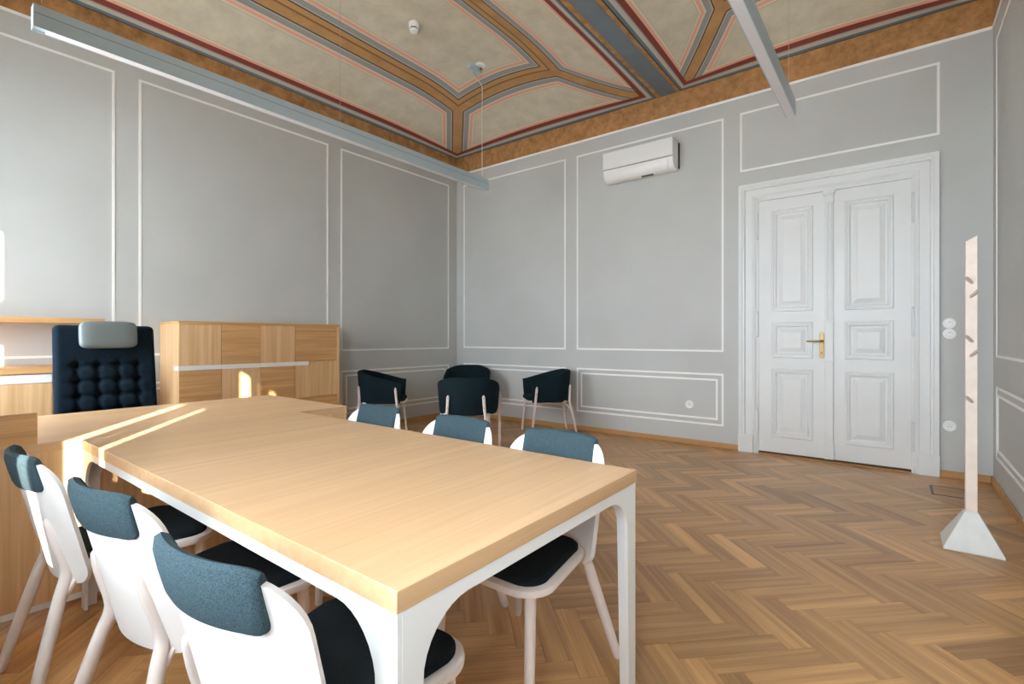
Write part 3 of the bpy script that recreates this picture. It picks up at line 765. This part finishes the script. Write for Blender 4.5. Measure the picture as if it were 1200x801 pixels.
# ------------------------------------------------------------------ armchairs in the corner
def u_plan(a, sc=1.0, inset=0.0):
    """a in -1..1 along the U: right arm front, back, left arm front"""
    fw = .238; rx, ry = .330-inset, .292-inset; yb = -.03
    arm_l = fw-yb; arc = math.pi*.5*(rx+ry); tot = 2*arm_l+arc; d = (a+1)/2*tot
    if d < arm_l: x, y = rx, fw-d
    elif d > arm_l+arc: x, y = -rx, yb+(d-arm_l-arc)
    else:
        th = (d-arm_l)/arc*math.pi; x, y = rx*math.cos(th), yb-ry*math.sin(th)
    return x*sc, y*sc
def make_armchair(label):
    t = thing('armchair', label, 'armchair', (0, 0, 0), 0, 'dark armchairs around the low table')
    b = B(); rows = []; n = 40
    for i in range(n+1):
        a = -1+2*i/n; x, y = u_plan(a); xi, yi = u_plan(a, 1, .05)
        f = min(1, max(0, (y+.29)/.495)); zt = lerp(.805, .672, f**.9); zb_ = .422
        e = min(1, (1-abs(a))*12); th = lerp(.55, 1, math.sqrt(e))
        mx, my = (x+xi)/2, (y+yi)/2
        def P(u, z, tp):     # u 0 outer .. 1 inner; walls lean out towards the top
            k = 1-.085*(1-(z-.43)/.37)
            uu = .5+(u-.5)*th
            return Vector((lerp(x, xi, uu)*k, lerp(y, yi, uu)*k, z))
        rows.append([P(.15, zb_, 0), P(0, zb_+.025, 0), P(0, lerp(zb_, zt, .5), 0), P(0, zt-.022, 0), P(.2, zt-.004, 0), P(.5, zt, 0), P(.8, zt-.004, 0), P(1, zt-.022, 0), P(1, lerp(zb_, zt, .5), 0), P(1, zb_+.02, 0), P(.85, zb_, 0)])
    b.loft(rows)
    obj('backrest', b, 'arm', t)
    def out(i): return rrect(.258-i, .258-i, max(.02, .13-i), 7, 0, .012)
    ring = lambda i, z: [(x, y, z) for x, y in out(i)]
    obj('seat', B().loft([ring(.012, .414), ring(0, .420), ring(0, .434), ring(.008, .438)]), 'birch', t)
    obj('seat_pad', B().loft([ring(.016, .437), ring(.012, .446), ring(.014, .470), ring(.03, .484), ring(.08, .490)]), 'arm', t)
    for s in (-1, 1):
        p = crom([(s*.318, .235, 0), (s*.318, .208, .25), (s*.320, .185, .45), (s*.327, .170, .615)], 4)
        lg = obj('leg', B().tube(p, [.0125+.003*min(1, i/5) if i < len(p)-1 else .007 for i in range(len(p))], 10), 'birch_leg', t)
        for z_ in (.53, .595): obj('screw', B().lathe([(.005, .001), (.005, -.003), (0, -.003)], 8, 'x', (s*(.337+(z_-.5)*.05), .178-(z_-.53)*.09, z_)), 'screw', lg)
        p = crom([(s*.245, -.350, 0), (s*.220, -.312, .2), (s*.198, -.270, .40), (s*.187, -.268, .48), (s*.178, -.280, .625)], 5)
        lg = obj('leg', B().tube(p, [.0125+.003*min(1, i/6) if i < len(p)-1 else .007 for i in range(len(p))], 10), 'birch_leg', t)
        for z_ in (.50, .595): obj('screw', B().lathe([(.005, 0), (.005, -.003), (0, -.003)], 8, 'y', (s*(.183-(z_-.5)*.04), -.2855-(z_-.5)*.07, z_)), 'screw', lg)
        br = crom([(s*.210, -.294, .285), (s*.20, -.25, .36), (s*.19, -.19, .402), (s*.17, -.12, .413)], 4)
        obj('leg_branch', B().tube(br, .009, 8), 'birch_leg', lg)
    return t
th = R(37.72); fwd = Vector((-math.sin(th), math.cos(th), 0)); rgt = Vector((math.cos(th), math.sin(th), 0))
def at(dep, lat): return fwd*dep+rgt*lat
def face(deg): return th+R(deg)        # 0 = looking away from the camera
AR = [(at(5.24, -.458), -1, 'dark teal armchair with its back to the camera, nearest of the four in the corner'),
      (at(7.02, -.630), 180, 'dark teal armchair deepest in the room corner, mostly hidden behind another'),
      (at(6.13, -1.575), -84, 'dark teal armchair at the left of the corner group, beside the tall cabinet'),
      (at(6.26, .415), 99, 'dark teal armchair at the right of the corner group, with its back near the wall')]
a0 = make_armchair(AR[0][2]); a0.location = AR[0][0]; a0.rotation_euler = (0, 0, face(AR[0][1]))
for p_, an, lb in AR[1:]: dup(a0, p_, face(an), lb)
# low table between them
lt = thing('low_table', 'low table on a thin white sled frame between the four armchairs', 'table', at(6.20, -.53), th)
obj('tabletop', B().prism(rrect(.225, .225, .02, 4), .425, .445), 'white_steel', lt, bev=.002)
for s in (-1, 1):
    b = B(); r_ = .0065; y0, y1 = -.20, .20; x = s*.215
    b.box(x-r_, x+r_, y0, y0+2*r_, 0, .425); b.box(x-r_, x+r_, y1-2*r_, y1, 0, .425); b.box(x-r_, x+r_, y0+2*r_, y1-2*r_, 0, 2*r_)
    obj('sled_frame', b, 'white_steel', lt)
obj('sled_bar', B().box(-.2085, .2085, -.20, -.187, 0, .013), 'white_steel', lt)

# ------------------------------------------------------------------ navy swivel chair
sv = thing('swivel_chair', 'navy button-tufted swivel chair with a grey headrest, behind the desk', 'chair', (-4.27, 1.048, 0), R(-90))
BXs = (-.174, -.058, .058, .174); BZs = (.585, .690, .795, .900, 1.005)
def back_pt(x, z, off):
    yb = -.20-(z-.52)*.12; return Vector((x, yb+off, z))
def outline_w(z):
    w_ = lerp(.296, .290, (z-.5)/.8); r = .035; zt, zb_ = 1.290, .50
    if z > zt-r: w_ -= r-math.sqrt(max(0, r*r-(z-zt+r)**2))
    if z < zb_+r: w_ -= r-math.sqrt(max(0, r*r-(zb_+r-z)**2))
    return w_
def tuft(x, z):
    h_ = 0.0
    if .53 < z < 1.10:
        dmin = min(math.hypot((x-bx), (z-bz)) for bx in BXs for bz in BZs)
        h_ -= .026*math.exp(-(dmin/.022)**2)
        dz = min(abs(z-bz) for bz in BZs); dxm = min(abs(x-bx) for bx in BXs)
        ix = 1 if abs(x) < .174 else max(0, 1-(abs(x)-.174)/.08); iz = 1 if z < 1.0 else max(0, 1-(z-1.0)/.06)
        h_ -= .012*math.exp(-(dz/.016)**2)*ix; h_ -= .012*math.exp(-(dxm/.016)**2)*iz
    return h_
b = B(); NZ, NX = 110, 72; fr, bk = [], []
for i in range(NZ+1):
    z = .50+.79*(.5-.5*math.cos(math.pi*(i/NZ)))*.0+.79*i/NZ; w_ = outline_w(z)
    fr.append([]); bk.append([])
    for j in range(NX+1):
        x = w_*(-1+2*j/NX); ed = min(1, min(w_-abs(x), z-.50, 1.29-z)/.03); rnd = .028*math.sqrt(max(0, 1-(1-max(0, ed))**2))
        fr[-1].append(back_pt(x, z, .012+rnd+(tuft(x, z) if ed > .5 else 0))); bk[-1].append(back_pt(x, z, -.012-rnd))
b.grid(fr); b.grid(bk); m_ = (NZ+1)*(NX+1)
rim = [j for j in range(NX+1)]+[i*(NX+1)+NX for i in range(1, NZ+1)]+[NZ*(NX+1)+j for j in range(NX-1, -1, -1)]+[i*(NX+1) for i in range(NZ-1, 0, -1)]
for k in range(len(rim)): a, c = rim[k], rim[(k+1) % len(rim)]; b.f.append((a, c, m_+c, m_+a))
bo = obj('backrest', b, 'navy', sv, ang=60)
for bx in BXs:
    for bz in BZs:
        p = back_pt(bx, bz, .012+.028-.036)
        obj('button', B().lathe([(.010, 0), (.010, .004), (.006, .008), (0, .009)], 10, 'y', tuple(p)), 'navy', bo)
def pillow(hx, hy, hz, ex=.35, n=20, m=28):
    b = B(); rings = []
    def sp(v, e): return math.copysign(abs(v)**e, v)
    for i in range(1, n):
        f = -math.pi/2+math.pi*i/n; ring = []
        for j in range(m):
            a = 2*math.pi*j/m; ring.append((hx*sp(math.cos(f), .5)*sp(math.cos(a), ex), hy*sp(math.sin(f), .6), hz*sp(math.cos(f), .5)*sp(math.sin(a), ex)))
        rings.append(ring)
    return b.loft(rings)
hp = back_pt(0, 1.222, .075)
ho = obj('headrest', pillow(.168, .036, .098), 'leather', sv, ang=60, loc=hp); ho.rotation_euler = (R(7), 0, 0); ho['label'] = 'grey leather headrest pad'
def ringr(hx, hy, r, z, cyy=.03): return [(x, y, z) for x, y in rrect(hx, hy, r, 6, 0, cyy)]
obj('seat', B().loft([ringr(.24, .22, .06, .44), ringr(.26, .24, .07, .46), ringr(.265, .245, .07, .51), ringr(.24, .22, .06, .535)]), 'navy', sv)
obj('back_bracket', B().box(-.05, .05, -.26, -.05, .415, .44).box(-.05, .05, -.262, -.235, .415, .62), 'black', sv)
obj('gas_column', B().lathe([(0, .10), (.03, .10), (.03, .28), (.02, .28), (.02, .44), (0, .44)], 16), 'chrome', sv)
bs_ = B()
for k in range(5):
    a = R(72*k+18); c_, s_ = math.cos(a), math.sin(a)
    bs_.tube([(.02*c_, .02*s_, .115), (.16*c_, .16*s_, .10), (.31*c_, .31*s_, .075)], [.03, .022, .015], 8)
obj('star_base', bs_, 'black', sv)
for k in range(5):
    a = R(72*k+18); c_, s_ = math.cos(a), math.sin(a)
    obj('caster', B().lathe([(0, -.02), (.03, -.02), (.03, .02), (0, .02)], 14, 'x', (.31*c_, .31*s_, .03)).tube([(.31*c_, .31*s_, .03), (.31*c_, .31*s_, .075)], .006, 8), 'black', sv)
